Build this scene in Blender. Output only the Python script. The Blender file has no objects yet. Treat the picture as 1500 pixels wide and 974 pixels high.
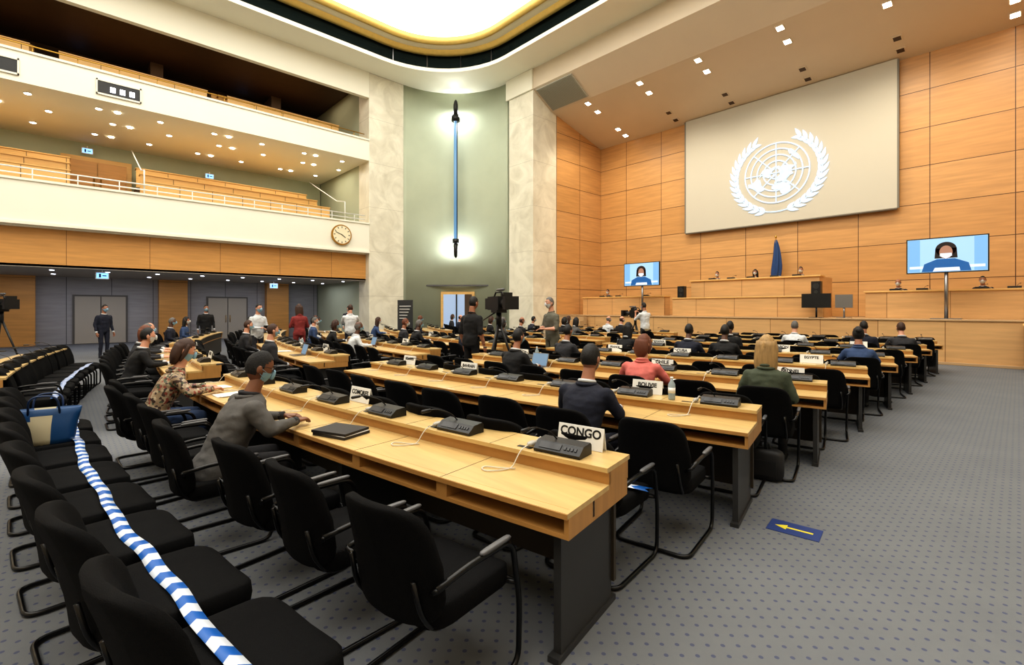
import bpy, math, random, bmesh
from mathutils import Vector, Matrix, noise
random.seed(7)
scene=bpy.context.scene
COL=scene.collection
pi=math.pi
# ------------------------------------------------------------------ materials
def srgb(c):
    r=[]
    for x in c:
        x=x/255.0
        r.append(x/12.92 if x<=0.04045 else ((x+0.055)/1.055)**2.4)
    return (r[0],r[1],r[2],1)
MATS={}
def mat(name,c,rough=0.6,metal=0.0,emit=None,es=0.0,noise_s=0,noise_a=0.0,bump=0.0,bump_s=60,spec=0.5,stretch=(1,1,1)):
    if name in MATS: return MATS[name]
    m=bpy.data.materials.new(name); m.use_nodes=True
    nt=m.node_tree; b=nt.nodes['Principled BSDF']
    b.inputs['Base Color'].default_value=srgb(c)
    b.inputs['Roughness'].default_value=rough
    b.inputs['Metallic'].default_value=metal
    b.inputs['Specular IOR Level'].default_value=spec
    if emit is not None:
        b.inputs['Emission Color'].default_value=srgb(emit); b.inputs['Emission Strength'].default_value=es
    if noise_s or bump:
        tc=nt.nodes.new('ShaderNodeTexCoord'); mp=nt.nodes.new('ShaderNodeMapping')
        mp.inputs['Scale'].default_value=stretch
        nt.links.new(tc.outputs['Object'],mp.inputs['Vector'])
    if noise_s:
        n=nt.nodes.new('ShaderNodeTexNoise'); n.inputs['Scale'].default_value=noise_s; n.inputs['Detail'].default_value=5
        nt.links.new(mp.outputs['Vector'],n.inputs['Vector'])
        mr=nt.nodes.new('ShaderNodeMapRange'); mr.inputs['From Min'].default_value=.3; mr.inputs['From Max'].default_value=.7
        mr.inputs['To Min'].default_value=1-noise_a; mr.inputs['To Max'].default_value=1+noise_a*.6
        nt.links.new(n.outputs['Fac'],mr.inputs['Value'])
        mx=nt.nodes.new('ShaderNodeMix'); mx.data_type='RGBA'; mx.blend_type='MULTIPLY'; mx.inputs['Factor'].default_value=1
        mx.inputs['A'].default_value=srgb(c)
        nt.links.new(mr.outputs['Result'],mx.inputs['B'])
        nt.links.new(mx.outputs['Result'],b.inputs['Base Color'])
    if bump:
        n2=nt.nodes.new('ShaderNodeTexNoise'); n2.inputs['Scale'].default_value=bump_s
        nt.links.new(mp.outputs['Vector'],n2.inputs['Vector'])
        bp=nt.nodes.new('ShaderNodeBump'); bp.inputs['Strength'].default_value=bump; bp.inputs['Distance'].default_value=0.01
        nt.links.new(n2.outputs['Fac'],bp.inputs['Height']); nt.links.new(bp.outputs['Normal'],b.inputs['Normal'])
    MATS[name]=m
    return m
def panel_mat(name,c1,c2,cm,w,h,axis,ox,oz,rough=.4,mort=.012):
    m=bpy.data.materials.new(name); m.use_nodes=True
    nt=m.node_tree; b=nt.nodes['Principled BSDF']; N=nt.nodes.new; L=nt.links.new
    tc=N('ShaderNodeTexCoord'); sp=N('ShaderNodeSeparateXYZ'); L(tc.outputs['Object'],sp.inputs[0])
    ax=N('ShaderNodeMath'); ax.operation='ADD'; ax.inputs[1].default_value=-ox; L(sp.outputs[axis],ax.inputs[0])
    az=N('ShaderNodeMath'); az.operation='ADD'; az.inputs[1].default_value=-oz; L(sp.outputs['Z'],az.inputs[0])
    cb=N('ShaderNodeCombineXYZ'); L(ax.outputs[0],cb.inputs[0]); L(az.outputs[0],cb.inputs[1])
    br=N('ShaderNodeTexBrick'); br.offset=0; br.squash=1
    br.inputs['Scale'].default_value=1; br.inputs['Brick Width'].default_value=w; br.inputs['Row Height'].default_value=h
    br.inputs['Mortar Size'].default_value=mort; br.inputs['Mortar Smooth'].default_value=0
    br.inputs['Color1'].default_value=srgb(c1); br.inputs['Color2'].default_value=srgb(c2); br.inputs['Mortar'].default_value=srgb(cm)
    L(cb.outputs[0],br.inputs['Vector'])
    mp=N('ShaderNodeMapping'); mp.inputs['Scale'].default_value=(.6,.6,7); L(tc.outputs['Object'],mp.inputs['Vector'])
    n=N('ShaderNodeTexNoise'); n.inputs['Scale'].default_value=1.5; n.inputs['Detail'].default_value=6; L(mp.outputs[0],n.inputs['Vector'])
    mr=N('ShaderNodeMapRange'); mr.inputs['From Min'].default_value=.3; mr.inputs['From Max'].default_value=.7
    mr.inputs['To Min'].default_value=.88; mr.inputs['To Max'].default_value=1.08; L(n.outputs['Fac'],mr.inputs['Value'])
    mx=N('ShaderNodeMix'); mx.data_type='RGBA'; mx.blend_type='MULTIPLY'; mx.inputs['Factor'].default_value=1
    L(br.outputs['Color'],mx.inputs['A']); L(mr.outputs['Result'],mx.inputs['B']); L(mx.outputs['Result'],b.inputs['Base Color'])
    b.inputs['Roughness'].default_value=rough
    bp=N('ShaderNodeBump'); bp.invert=True; bp.inputs['Strength'].default_value=.5; bp.inputs['Distance'].default_value=.02
    L(br.outputs['Fac'],bp.inputs['Height']); L(bp.outputs['Normal'],b.inputs['Normal'])
    return m
def marble_mat():
    m=bpy.data.materials.new('travertine_veined'); m.use_nodes=True
    nt=m.node_tree; b=nt.nodes['Principled BSDF']; N=nt.nodes.new; L=nt.links.new
    tc=N('ShaderNodeTexCoord'); n=N('ShaderNodeTexNoise'); n.inputs['Scale'].default_value=.9; n.inputs['Detail'].default_value=9; n.inputs['Roughness'].default_value=.6; n.inputs['Distortion'].default_value=1.2
    L(tc.outputs['Object'],n.inputs['Vector'])
    cr=N('ShaderNodeValToRGB'); e=cr.color_ramp.elements; e[0].position=.3; e[0].color=srgb((206,200,180)); e[1].position=.62; e[1].color=srgb((234,229,210))
    L(n.outputs['Fac'],cr.inputs[0])
    sp=N('ShaderNodeSeparateXYZ'); L(tc.outputs['Object'],sp.inputs[0])
    md=N('ShaderNodeMath'); md.operation='PINGPONG'; md.inputs[1].default_value=1.15; L(sp.outputs['Z'],md.inputs[0])
    lt=N('ShaderNodeMath'); lt.operation='LESS_THAN'; lt.inputs[1].default_value=.006; L(md.outputs[0],lt.inputs[0])
    mx=N('ShaderNodeMix'); mx.data_type='RGBA'; mx.inputs['B'].default_value=srgb((180,174,156)); L(cr.outputs[0],mx.inputs['A']); L(lt.outputs[0],mx.inputs['Factor'])
    L(mx.outputs['Result'],b.inputs['Base Color']); b.inputs['Roughness'].default_value=.35
    return m
def carpet_mat():
    m=bpy.data.materials.new('carpet_dotted'); m.use_nodes=True
    nt=m.node_tree; b=nt.nodes['Principled BSDF']; N=nt.nodes.new; L=nt.links.new
    tc=N('ShaderNodeTexCoord'); mp=N('ShaderNodeMapping'); mp.inputs['Rotation'].default_value=(0,0,.78)
    L(tc.outputs['Object'],mp.inputs['Vector'])
    v=N('ShaderNodeTexVoronoi'); v.voronoi_dimensions='2D'; v.inputs['Scale'].default_value=13.5; v.inputs['Randomness'].default_value=0
    L(mp.outputs[0],v.inputs['Vector'])
    lt=N('ShaderNodeMath'); lt.operation='LESS_THAN'; lt.inputs[1].default_value=.15; L(v.outputs['Distance'],lt.inputs[0])
    n=N('ShaderNodeTexNoise'); n.inputs['Scale'].default_value=1.2; n.inputs['Detail'].default_value=8; n.inputs['Roughness'].default_value=.75
    L(tc.outputs['Object'],n.inputs['Vector'])
    cr=N('ShaderNodeMix'); cr.data_type='RGBA'; cr.inputs['A'].default_value=srgb((100,102,106)); cr.inputs['B'].default_value=srgb((118,120,121))
    L(n.outputs['Fac'],cr.inputs['Factor'])
    mx=N('ShaderNodeMix'); mx.data_type='RGBA'; mx.inputs['B'].default_value=srgb((82,87,106))
    L(cr.outputs['Result'],mx.inputs['A']); L(lt.outputs[0],mx.inputs['Factor']); L(mx.outputs['Result'],b.inputs['Base Color'])
    b.inputs['Roughness'].default_value=.95; b.inputs['Specular IOR Level'].default_value=.1
    n2=N('ShaderNodeTexNoise'); n2.inputs['Scale'].default_value=350; L(tc.outputs['Object'],n2.inputs['Vector'])
    bp=N('ShaderNodeBump'); bp.inputs['Strength'].default_value=.3; bp.inputs['Distance'].default_value=.004
    L(n2.outputs['Fac'],bp.inputs['Height']); L(bp.outputs['Normal'],b.inputs['Normal'])
    return m
CARPET=carpet_mat()
WOODWALL=panel_mat('wood_panel_wall',(208,160,104),(198,148,90),(92,62,38),2.15,1.39,'X',-.2,1.33)
WOODSIDE=panel_mat('wood_panel_side',(208,160,106),(200,152,96),(92,62,38),1.95,1.39,'Y',19.1,1.33)
WOODY=panel_mat('wood_fascia_y',(208,154,88),(200,146,80),(130,86,44),2.4,3.0,'Y',0,0,mort=.008)
WOODX=panel_mat('wood_front_x',(212,170,118),(206,162,110),(130,92,54),1.6,3.0,'X',0,0,mort=.008)
MARBLE=marble_mat()
GREYPANEL=panel_mat('grey_panel',(164,164,168),(154,154,160),(84,84,88),1.6,4,'Y',0,0,rough=.7)
WHITE=mat('white_plaster',(240,237,220),.7,noise_s=.6,noise_a=.02)
CREAM=mat('cream_plaster',(220,206,184),.7,noise_s=.6,noise_a=.03)
GREEN=mat('sage_plaster',(180,187,164),.75,noise_s=.8,noise_a=.05)
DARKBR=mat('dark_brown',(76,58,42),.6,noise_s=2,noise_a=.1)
BENCH=mat('bench_wood',(224,180,112),.45,noise_s=3,noise_a=.1,stretch=(1,.3,8))
DESK=mat('desk_maple',(200,170,114),.3,noise_s=2.5,noise_a=.14,stretch=(.6,8,1))
DESKEDGE=mat('desk_edge',(180,134,76),.4,noise_s=3,noise_a=.12,stretch=(.6,8,1))
DARKP=mat('dark_laminate',(50,50,50),.35,noise_s=4,noise_a=.1)
OLIVE=mat('dark_modesty_panel',(58,50,38),.5,noise_s=4,noise_a=.1)
BLACK=mat('black_plastic',(20,20,21),.4)
BLKMET=mat('black_metal_tube',(16,16,17),.28,metal=.3)
FABRIC=mat('black_fabric',(13,13,14),.9,bump=.4,bump_s=300,spec=.15,noise_s=30,noise_a=.15)
GREYPL=mat('grey_plastic',(90,90,92),.4)
WHITEPL=mat('white_plastic',(232,232,228),.4)
GOLD=mat('gold_leaf',(228,196,112),.45,metal=.35,noise_s=6,noise_a=.06)
GLOW=mat('luminous_ceiling',(255,255,255),.8,emit=(255,252,244),es=2.9)
RING=mat('dark_reflective_glass',(52,64,62),.08,metal=.6)
LAMP=mat('lamp_glow',(255,250,235),.5,emit=(255,246,226),es=14)
LAMPSOFT=mat('lamp_glow_soft',(255,250,235),.5,emit=(235,240,255),es=5)
BLUEL=mat('blue_tube_glow',(90,130,165),.3,emit=(110,155,195),es=.45)
SCREEN=mat('projection_fabric',(198,194,180),.8)
EMBL=mat('emblem_projection',(120,130,140),.8,emit=(212,232,255),es=.9)
BLUE=mat('tape_blue',(24,92,170),.4)
TWHITE=mat('tape_white',(206,212,220),.4)
YELLOW=mat('arrow_yellow',(215,200,50),.5)
SIGNBL=mat('sign_blue',(30,54,112),.5)
BRASS=mat('brass',(190,150,70),.3,metal=.9)
METAL=mat('steel',(150,150,152),.3,metal=.9)
PAPER=mat('paper',(226,224,216),.7)
INK=mat('ink_black',(14,14,14),.6)
# ------------------------------------------------------------------ mesh builder
class MB:
    def __init__(s): s.v=[];s.f=[];s.m=[];s.s=[]
    def add(s,vs,fs,m=0,smooth=False,M=None):
        o=len(s.v)
        for p in vs:
            p=Vector(p)
            if M is not None: p=M@p
            s.v.append(p)
        for i,f in enumerate(fs):
            s.f.append([o+k for k in f]); s.m.append(m if not isinstance(m,list) else m[i]); s.s.append(smooth)
    def box(s,x0,x1,y0,y1,z0,z1,m=0,M=None):
        vs=[(x0,y0,z0),(x1,y0,z0),(x1,y1,z0),(x0,y1,z0),(x0,y0,z1),(x1,y0,z1),(x1,y1,z1),(x0,y1,z1)]
        s.add(vs,[(0,3,2,1),(4,5,6,7),(0,1,5,4),(1,2,6,5),(2,3,7,6),(3,0,4,7)],m,False,M)
    def loft(s,rings,m=0,smooth=True,M=None,caps=True,closed=False):
        n=len(rings[0]); vs=[p for r in rings for p in r]; fs=[]
        k=len(rings)
        for i in range(k-1 if not closed else k):
            a=i*n;b=((i+1)%k)*n
            for j in range(n):
                j2=(j+1)%n
                fs.append((a+j,a+j2,b+j2,b+j))
        if caps and not closed:
            fs.append(tuple(range(n-1,-1,-1))); fs.append(tuple(range((k-1)*n,k*n)))
        s.add(vs,fs,m,smooth,M)
    def tube(s,pts,rad,m=0,n=8,M=None,closed=False,flat=1.0,rounded=False):
        pts=[Vector(p) for p in pts]
        if not isinstance(rad,(list,tuple)): rad=[rad]*len(pts)
        rad=list(rad)
        if rounded:
            d0=(pts[0]-pts[1]).normalized(); d1=(pts[-1]-pts[-2]).normalized()
            pts=[pts[0]+d0*rad[0]*.8,pts[0]+d0*rad[0]*.4]+pts+[pts[-1]+d1*rad[-1]*.4,pts[-1]+d1*rad[-1]*.8]
            rad=[rad[0]*.45,rad[0]*.85]+rad+[rad[-1]*.85,rad[-1]*.45]
        rings=[];prev=None
        for i,p in enumerate(pts):
            if closed: t=(pts[(i+1)%len(pts)]-pts[i-1])
            else: t=(pts[min(i+1,len(pts)-1)]-pts[max(i-1,0)])
            t.normalize()
            if prev is None:
                u=Vector((0,0,1)).cross(t)
                if u.length<.1: u=Vector((1,0,0)).cross(t)
                u.normalize()
            else:
                u=prev-t*prev.dot(t)
                if u.length<1e-4: u=Vector((1,0,0)).cross(t)
                u.normalize()
            prev=u; w=t.cross(u)
            rings.append([p+(u*math.cos(2*pi*j/n)+w*math.sin(2*pi*j/n)*flat)*rad[i] for j in range(n)])
        s.loft(rings,m,True,M,True,closed)
    def sell(s,c,r,e=1.0,m=0,nu=16,nv=10,M=None,fn=None):
        def pw(x): return math.copysign(abs(x)**e,x)
        rings=[]
        for i in range(1,nv):
            la=-pi/2+pi*i/nv; ring=[]
            for j in range(nu):
                lo=2*pi*j/nu
                p=Vector((r[0]*pw(math.cos(la))*pw(math.cos(lo)),r[1]*pw(math.cos(la))*pw(math.sin(lo)),r[2]*pw(math.sin(la))))
                if fn: p=fn(p)
                ring.append(p+Vector(c))
            rings.append(ring)
        s.loft(rings,m,True,M,True)
    def disc(s,c,r,m=0,n=16,ax='Z',M=None,t=.01):
        c=Vector(c);d={'Z':Vector((0,0,1)),'X':Vector((1,0,0)),'Y':Vector((0,1,0))}[ax]
        s.tube([c-d*t/2,c+d*t/2],r,m,n,M)
        for k in range(n+2): s.s[-1-k]=False
    def mesh(s,name,mats):
        me=bpy.data.meshes.new(name); me.from_pydata(s.v,[],s.f); 
        for mm in mats: me.materials.append(mm)
        me.polygons.foreach_set('material_index',s.m); me.polygons.foreach_set('use_smooth',s.s)
        me.update(); return me
def obj(name,me,loc=(0,0,0),rz=0,parent=None,bevel=0):
    o=bpy.data.objects.new(name,me); COL.objects.link(o); o.location=loc; o.rotation_euler=(0,0,rz)
    if parent: o.parent=parent
    if bevel:
        b=o.modifiers.new('bevel','BEVEL'); b.width=bevel; b.segments=2; b.limit_method='ANGLE'
    return o
def boxobj(name,x0,x1,y0,y1,z0,z1,m,bevel=0):
    mb=MB(); mb.box(x0,x1,y0,y1,z0,z1)
    return obj(name,mb.mesh(name,[m]),bevel=bevel)
def rrect(x0,x1,y0,y1,r,n=12):
    P=[]
    for cx,cy,a0 in ((x1-r,y1-r,0),(x0+r,y1-r,pi/2),(x0+r,y0+r,pi),(x1-r,y0+r,1.5*pi)):
        for i in range(n+1):
            a=a0+pi/2*i/n; P.append((cx+r*math.cos(a),cy+r*math.sin(a)))
    return P
# ------------------------------------------------------------------ room shell
boxobj('floor',-31,9,-14,24,-.2,0,CARPET)
boxobj('wall_stage',-17.3,2.2,23,23.3,0,12.5,WOODWALL)
boxobj('wall_stage_left',-17.3,-17,19.1,23,0,12.5,WOODSIDE)
boxobj('wall_stage_right',1.8,2.1,19.1,23,0,12.5,WOODSIDE)
mb=MB(); mb.box(-18.8,-17,17.3,19.1,0,13.8); mb.box(-18.95,-16.97,17.2,17.3,12.75,13.8,1); mb.box(-18.84,-16.96,17.26,19.1,0,.12,1)
obj('pillar_stage_left',mb.mesh('p',[MARBLE,WHITE]),bevel=.03)
mb=MB(); mb.box(1.8,3.6,17.3,19.1,0,13.8)
obj('pillar_stage_right',mb.mesh('p',[MARBLE,WHITE]),bevel=.03)
mb=MB(); mb.box(-24.2,-23,11.4,13.4,0,13.8); mb.box(-24.2,-22.96,11.36,13.44,0,.12)
obj('pillar_balcony',mb.mesh('p',[MARBLE]),bevel=.03)
def curved(cx,sgn,name):
    rings=[]
    for i in range(33):
        a=pi/2*i/32
        ro,ri=4.25,4.0
        x=lambda r:cx-sgn*r*math.cos(a); y=lambda r:13.4+r*math.sin(a)
        rings.append([(x(ri),y(ri),0),(x(ri),y(ri),13.8),(x(ro),y(ro),13.8),(x(ro),y(ro),0)])
    mb=MB(); mb.loft(rings,0,True)
    for k in range(len(mb.s)): mb.s[k]=(k%4==0)
    return obj(name,mb.mesh(name,[GREEN]))
curved(-19,1,'wall_curved_left'); curved(3.8,-1,'wall_curved_right')
boxobj('wall_right',7.8,8.1,-14,13.4,0,15,CREAM)
boxobj('wall_back',-31,8,-14.2,-14,0,15,CREAM)
YT=15.6; XT=-21.4
def off(d): return rrect(XT-d,6.1+d,-12-d,YT+d,4.2+d)
inn=off(0); out=rrect(-23,7.8,-14,19,.02)
mb=MB()
mb.loft([[(x,y,13.8) for x,y in out],[(x,y,13.8) for x,y in inn],[(x,y,13.98) for x,y in inn],],0,False,None,False)
obj('ceiling',mb.mesh('ceiling',[WHITE]))
mb=MB(); mb.loft([[(x,y,13.98) for x,y in off(0)],[(x,y,13.98) for x,y in off(.25)],[(x,y,15.2) for x,y in off(.3)]],0,True,None,False)
o1=off(.24); 
for i in range(0,len(o1),3):
    x,y=o1[i]; mb.box(x-.02,x+.02,y-.02,y+.02,13.98,15.2,1)
obj('trim_ceiling_glass_ring',mb.mesh('ring',[RING,METAL]))
def ringprof(prof,m):
    mb=MB(); mb.loft([[(x,y,z) for x,y in off(d)] for d,z in prof],0,True,None,False); return mb.mesh('rp',[m])
obj('trim_gold_cornice',ringprof([(.3,14.98),(.26,14.78),(.12,14.66),(-.04,14.7),(-.12,14.88)],GOLD))
obj('trim_cream_cove',ringprof([(-.12,14.88),(-.3,14.91),(-.42,15.0)],mat('cream_cove',(244,236,204),.6)))
obj('trim_gold_inner',ringprof([(-.42,15.0),(-.45,14.93),(-.58,14.93),(-.64,15.1),(-.62,15.3)],GOLD))
mb=MB(); vs=[(x,y,15.25) for x,y in off(-.55)]; mb.add(vs,[tuple(range(len(vs)))])
obj('ceiling_luminous_panel',mb.mesh('lum',[GLOW]))
boxobj('ceiling_slab',-32,9,-15,24,15.5,15.7,CREAM)
mb=MB()
prof=[(17.3,13.8),(17.3,12.8),(18.8,12.0),(23.0,11.0),(23.0,11.3),(18.9,12.3),(17.5,13.1),(17.5,13.8)]
rings=[[(x,y,z) for y,z in prof] for x in (-17,1.8)]
mb.loft(rings,0,False); obj('ceiling_stage',mb.mesh('cst',[CREAM]))
M=Matrix.Translation((-15.7,18.03,12.4))@Matrix.Rotation(math.atan2(-.8,1.5),4,'X')
mb=MB(); mb.box(-1.15,1.15,-.72,.72,-.06,0,0,M)
for k in range(24): mb.box(-1.1,1.1,-.69+k*.058,-.69+k*.058+.02,-.075,-.055,1,M)
obj('speaker_grille',mb.mesh('sg',[mat('grille_dark',(176,174,160),.6),mat('grille_line',(150,150,138),.6)]))
mb=MB(); sz=lambda y:12-(y-18.8)*.238
R=Matrix.Rotation(math.atan(-.238),4,'X')
for x in (-14.9,-11.95,-9.2,-6.1,-3.1,-.2):
    for y,lit in ((19.1,1),(19.9,1),(21.7,1 if x in(-14.9,-.2) else 0),(22.4,1 if x in(-14.9,-.2) else 0)):
        M=Matrix.Translation((x,y,sz(y)))@R
        mb.box(-.15,.15,-.15,.15,-.03,.02,1,M); mb.box(-.11,.11,-.11,.11,-.035,-.028,0 if lit else 2,M)
obj('recessed_downlights_stage',mb.mesh('dl',[LAMP,CREAM,DARKBR]))
# ------------------------------------------------------------------ lighting
def light(kind,name,loc,energy,color=(1,1,1),size=1,sizey=None,rot=(0,0,0),spot=None,blend=.6):
    l=bpy.data.lights.new(name,kind); l.energy=energy; l.color=color
    if kind=='AREA':
        l.size=size
        if sizey: l.shape='RECTANGLE'; l.size_y=sizey
    else: l.shadow_soft_size=size
    if kind=='SPOT': l.spot_size=spot; l.spot_blend=blend
    o=bpy.data.objects.new(name,l); COL.objects.link(o); o.location=loc; o.rotation_euler=rot
    return o
for x in (-14.9,-11.0,-7.3,-3.1,-.5):
    light('SPOT','stage_spot_light',(x,19.5,11.6),520,(1,.87,.68),.15,rot=(math.radians(10),0,0),spot=2.3,blend=.8)
w=bpy.data.worlds.new('world'); scene.world=w; w.use_nodes=True
w.node_tree.nodes['Background'].inputs[0].default_value=(.8,.85,1,1); w.node_tree.nodes['Background'].inputs[1].default_value=.15
# ------------------------------------------------------------------ balconies
Y0,Y1=-14,11.4
mb=MB()
mb.box(-23.2,-23,Y0,Y1,4.55,6.0,0); mb.box(-23.28,-22.95,Y0,Y1,5.98,6.06,0); mb.box(-31,-23.2,Y0,Y1,4.45,4.75,0); mb.box(-23.25,-22.94,Y0,Y1,4.5,4.6,0)
obj('balcony_lower',mb.mesh('bl',[WHITE]))
boxobj('trim_wood_fascia',-23.7,-23.4,Y0,Y1,3.12,4.45,WOODY)
boxobj('ceiling_under_balcony',-31,-23.4,Y0,Y1,3.1,3.2,mat('grey_ceiling',(160,152,142),.8))
boxobj('wall_under_balcony',-30.3,-30,Y0,Y1,0,3.1,GREYPANEL)
mb=MB()
for y in (-6.5,-1.6,4.0,9.0): mb.box(-30,-29.6,y-.6,y+.6,0,3.1)
obj('trim_wood_pilasters',mb.mesh('pil',[WOODY]))
# doors in the under-balcony wall
for y in (1.2,6.5):
    mb=MB(); mb.box(-30,-29.95,y-1.0,y+1.0,0,2.3,0); mb.box(-29.95,-29.9,y-.92,y-.02,.02,2.22,1); mb.box(-29.95,-29.9,y+.02,y+.92,.02,2.22,1)
    for s in (-.1,.1): mb.tube([(-29.86,y+s,.9),(-29.86,y+s,1.3)],.015,2,6)
    obj('door_3' if y<3 else 'door_4',mb.mesh('d',[mat('door_frame_grey',(100,98,96),.5),mat('door_leaf_grey',(176,170,160),.6),BRASS]))
boxobj('wall_balcony_end',-31,-24.2,11.45,11.75,0,15,GREEN)
mb=MB()
mb.box(-23.2,-23,Y0,Y1,9.26,10.3,0); mb.box(-31,-23.2,Y0,Y1,9.26,9.5,0); mb.box(-23.3,-22.95,Y0,Y1,10.28,10.36,0)
obj('balcony_upper',mb.mesh('bu',[WHITE]))
boxobj('wall_mezzanine_back',-29.7,-29.5,Y0,Y1,4.75,9.26,GREEN)
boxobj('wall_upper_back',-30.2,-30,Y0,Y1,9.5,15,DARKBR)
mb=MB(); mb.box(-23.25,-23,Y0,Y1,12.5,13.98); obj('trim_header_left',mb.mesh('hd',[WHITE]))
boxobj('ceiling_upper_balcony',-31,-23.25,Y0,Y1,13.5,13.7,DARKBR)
mb=MB()
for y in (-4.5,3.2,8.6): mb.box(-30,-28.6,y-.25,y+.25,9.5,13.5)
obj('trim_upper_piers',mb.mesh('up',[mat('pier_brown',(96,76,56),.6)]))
def tiers(name,specs,groups,zfloor):
    for (x,top) in specs:
        for (a,b) in groups:
            mb=MB()
            mb.box(max(x-1.6,-29.45),x,a,b,zfloor,top-.85,1)
            mb.box(x-.05,x,a,b,top-.85,top,0); mb.box(x-.4,x+.04,a-.02,b+.02,top,top+.04,0)
            for k in range(int((b-a)/1.2)): mb.box(x,x+.01,a+1.2*(k+1)-.008,a+1.2*(k+1)+.008,top-.8,top-.02,1)
            mb.box(x-1.0,x-.6,a+.1,b-.1,top-.5,top-.4,0); mb.box(x-1.08,x-1.0,a+.1,b-.1,top-.85,top+.08,0)
            obj(name,mb.mesh('bench',[BENCH,DARKBR]))
tiers('gallery_bench',[(-24.6,6.85),(-26.3,7.5),(-27.9,8.1)],[(-12,.1),(2.35,10.0)],4.75)
tiers('gallery_bench',[(-24.9,11.35),(-26.7,12.0),(-28.3,12.6)],[(-12,-1.0),(-.2,4.6),(5.4,10.6)],9.5)
mb=MB(); mb.box(-29.49,-29.3,-.2,2.3,4.75,8.6,0); mb.box(-29.3,-29.22,.0,1.03,4.8,8.4,1); mb.box(-29.3,-29.22,1.07,2.1,4.8,8.4,1)
for y in (.93,1.17): mb.tube([(-29.15,y,6.2),(-29.15,y,7.7)],.03,2,8)
obj('door_1',mb.mesh('door',[BENCH,WOODY,BRASS]))
mb=MB()
for k in range(8): mb.box(-24.8-k*.5,-24.3-k*.5,.15,2.25,4.75,4.95+k*.16,0)
obj('gallery_steps',mb.mesh('gs',[mat('step_grey',(96,92,86),.8)]))
for (a,b) in ((.83,2.05),(-2.9,-1.2)):
    mb=MB(); mb.box(-23.02,-22.97,a,b,9.5,9.98,1); 
    mb.box(-22.98,-22.94,a-.04,b+.04,9.96,10.02,0); mb.box(-22.98,-22.94,a-.04,b+.04,9.46,9.52,0); mb.box(-22.98,-22.94,a-.04,a,9.46,10.02,0); mb.box(-22.98,-22.94,b,b+.04,9.46,10.02,0)
    if a>0:
        for k in range(3): mb.box(-22.97,-22.94,a+.35+k*.28,a+.5+k*.28,9.62,9.8,2)
    obj('projector_window',mb.mesh('pw',[WHITE,BLACK,LAMPSOFT]))
mb=MB()
for z in (6.22,6.42): mb.tube([(-23.1,Y0,z),(-23.1,11.2,z)],.025,0,8)
for k in range(22): mb.tube([(-23.1,-13.5+k*1.15,6.03),(-23.1,-13.5+k*1.15,6.42)],.018,0,6)
for yy in (2.2,10.2):
    mb.tube([(-28,yy,8.9),(-24.2,yy,7.2),(-23.2,yy,7.0),(-23.2,yy,6.1)],.025,0,6)
obj('handrail_mezzanine',mb.mesh('rail',[WHITEPL]))
mb=MB(); mb.tube([(-23.15,Y0,10.62),(-23.15,11.2,10.62)],.025,0,8)
for k in range(22): mb.tube([(-23.15,-13.5+k*1.15,10.33),(-23.15,-13.5+k*1.15,10.62)],.016,0,6)
obj('handrail_upper',mb.mesh('rail',[BRASS]))
mb=MB()
for i in range(12):
    for x in (-24.0,-25.6,-27.6):
        y=-10.5+i*1.9+(.5 if x==-25.6 else 0)
        mb.disc((x,y,9.25),.13,1,14,t=.03); mb.disc((x,y,9.235),.09,0,14,t=.02)
        if i%2==0: mb.disc((x,y+.55,9.235),.09,0,14,t=.02)
obj('recessed_downlights_mezzanine',mb.mesh('dlm',[LAMP,WHITEPL]))
mb=MB()
for i in range(14):
    for x in (-24.8,-27.6):
        mb.disc((x,-10+i*1.6,3.09),.07,0,12,t=.02)
obj('recessed_downlights_under_balcony',mb.mesh('dlu',[LAMPSOFT]))
for y in (-7,1,8):
    light('AREA','mezzanine_light',(-26,y,9.15),125,(1,.9,.72),2.5,6)
    light('AREA','under_balcony_light',(-26.8,y,3.0),75,(.88,.9,1),3,6)
    light('AREA','upper_gallery_fill',(-26.5,y,13.4),60,(1,.82,.6),2.5,6)  # added fill to lift the dark upper gallery, no fixture modelled there
EX=mat('exit_glow',(150,200,255),.4,emit=(120,180,250),es=1.6)
for loc in ((-29.2,.7,8.85),(-29.9,.4,12.9),(-29.9,7.2,12.9),(-23.9,1.0,2.9),(-27,8.0,2.85),(-29.2,5.5,8.6)):
    mb=MB(); mb.box(-.02,.02,-.2,.2,-.13,.13,0); mb.box(.02,.03,-.17,.17,-.1,.1,1); mb.box(-.01,.01,-.02,.02,.13,.22,0)
    mb.box(.03,.032,-.1,-.04,-.07,.07,2); mb.box(.03,.032,0,.12,-.02,.02,2)
    obj('exit_sign',mb.mesh('ex',[WHITEPL,EX,SIGNBL]),loc)
mb=MB(); mb.disc((0,0,0),.5,1,40,'X',t=.1); mb.disc((.04,0,0),.44,0,40,'X',t=.06)
for k in range(12):
    a=k*pi/6; M=Matrix.Rotation(a,4,'X'); mb.box(.07,.08,-.015,.015,.33,.41,2,M)
mb.box(.075,.085,-.015,.015,-.05,.22,2,Matrix.Rotation(-2.2,4,'X')); mb.box(.075,.085,-.012,.012,-.05,.34,2,Matrix.Rotation(1.2,4,'X'))
obj('wall_clock',mb.mesh('clk',[mat('clock_face',(238,228,196),.5),BRASS,INK]),(-22.93,9.9,5.28))
ca,sa=math.cos(pi*.757),math.sin(pi*.757)
px,py=-19+3.4*ca,13.4+3.4*sa
mb=MB()
mb.tube([(0,0,5.2),(0,0,12.4)],.11,0,14); 
mb.tube([(0,0,4.45),(0,0,4.55),(0,0,4.9),(0,0,5.3)],[.03,.09,.13,.13],1,14)
mb.tube([(0,0,12.3),(0,0,12.9),(0,0,13.1),(0,0,13.2)],[.13,.13,.09,.03],1,14)
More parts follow.
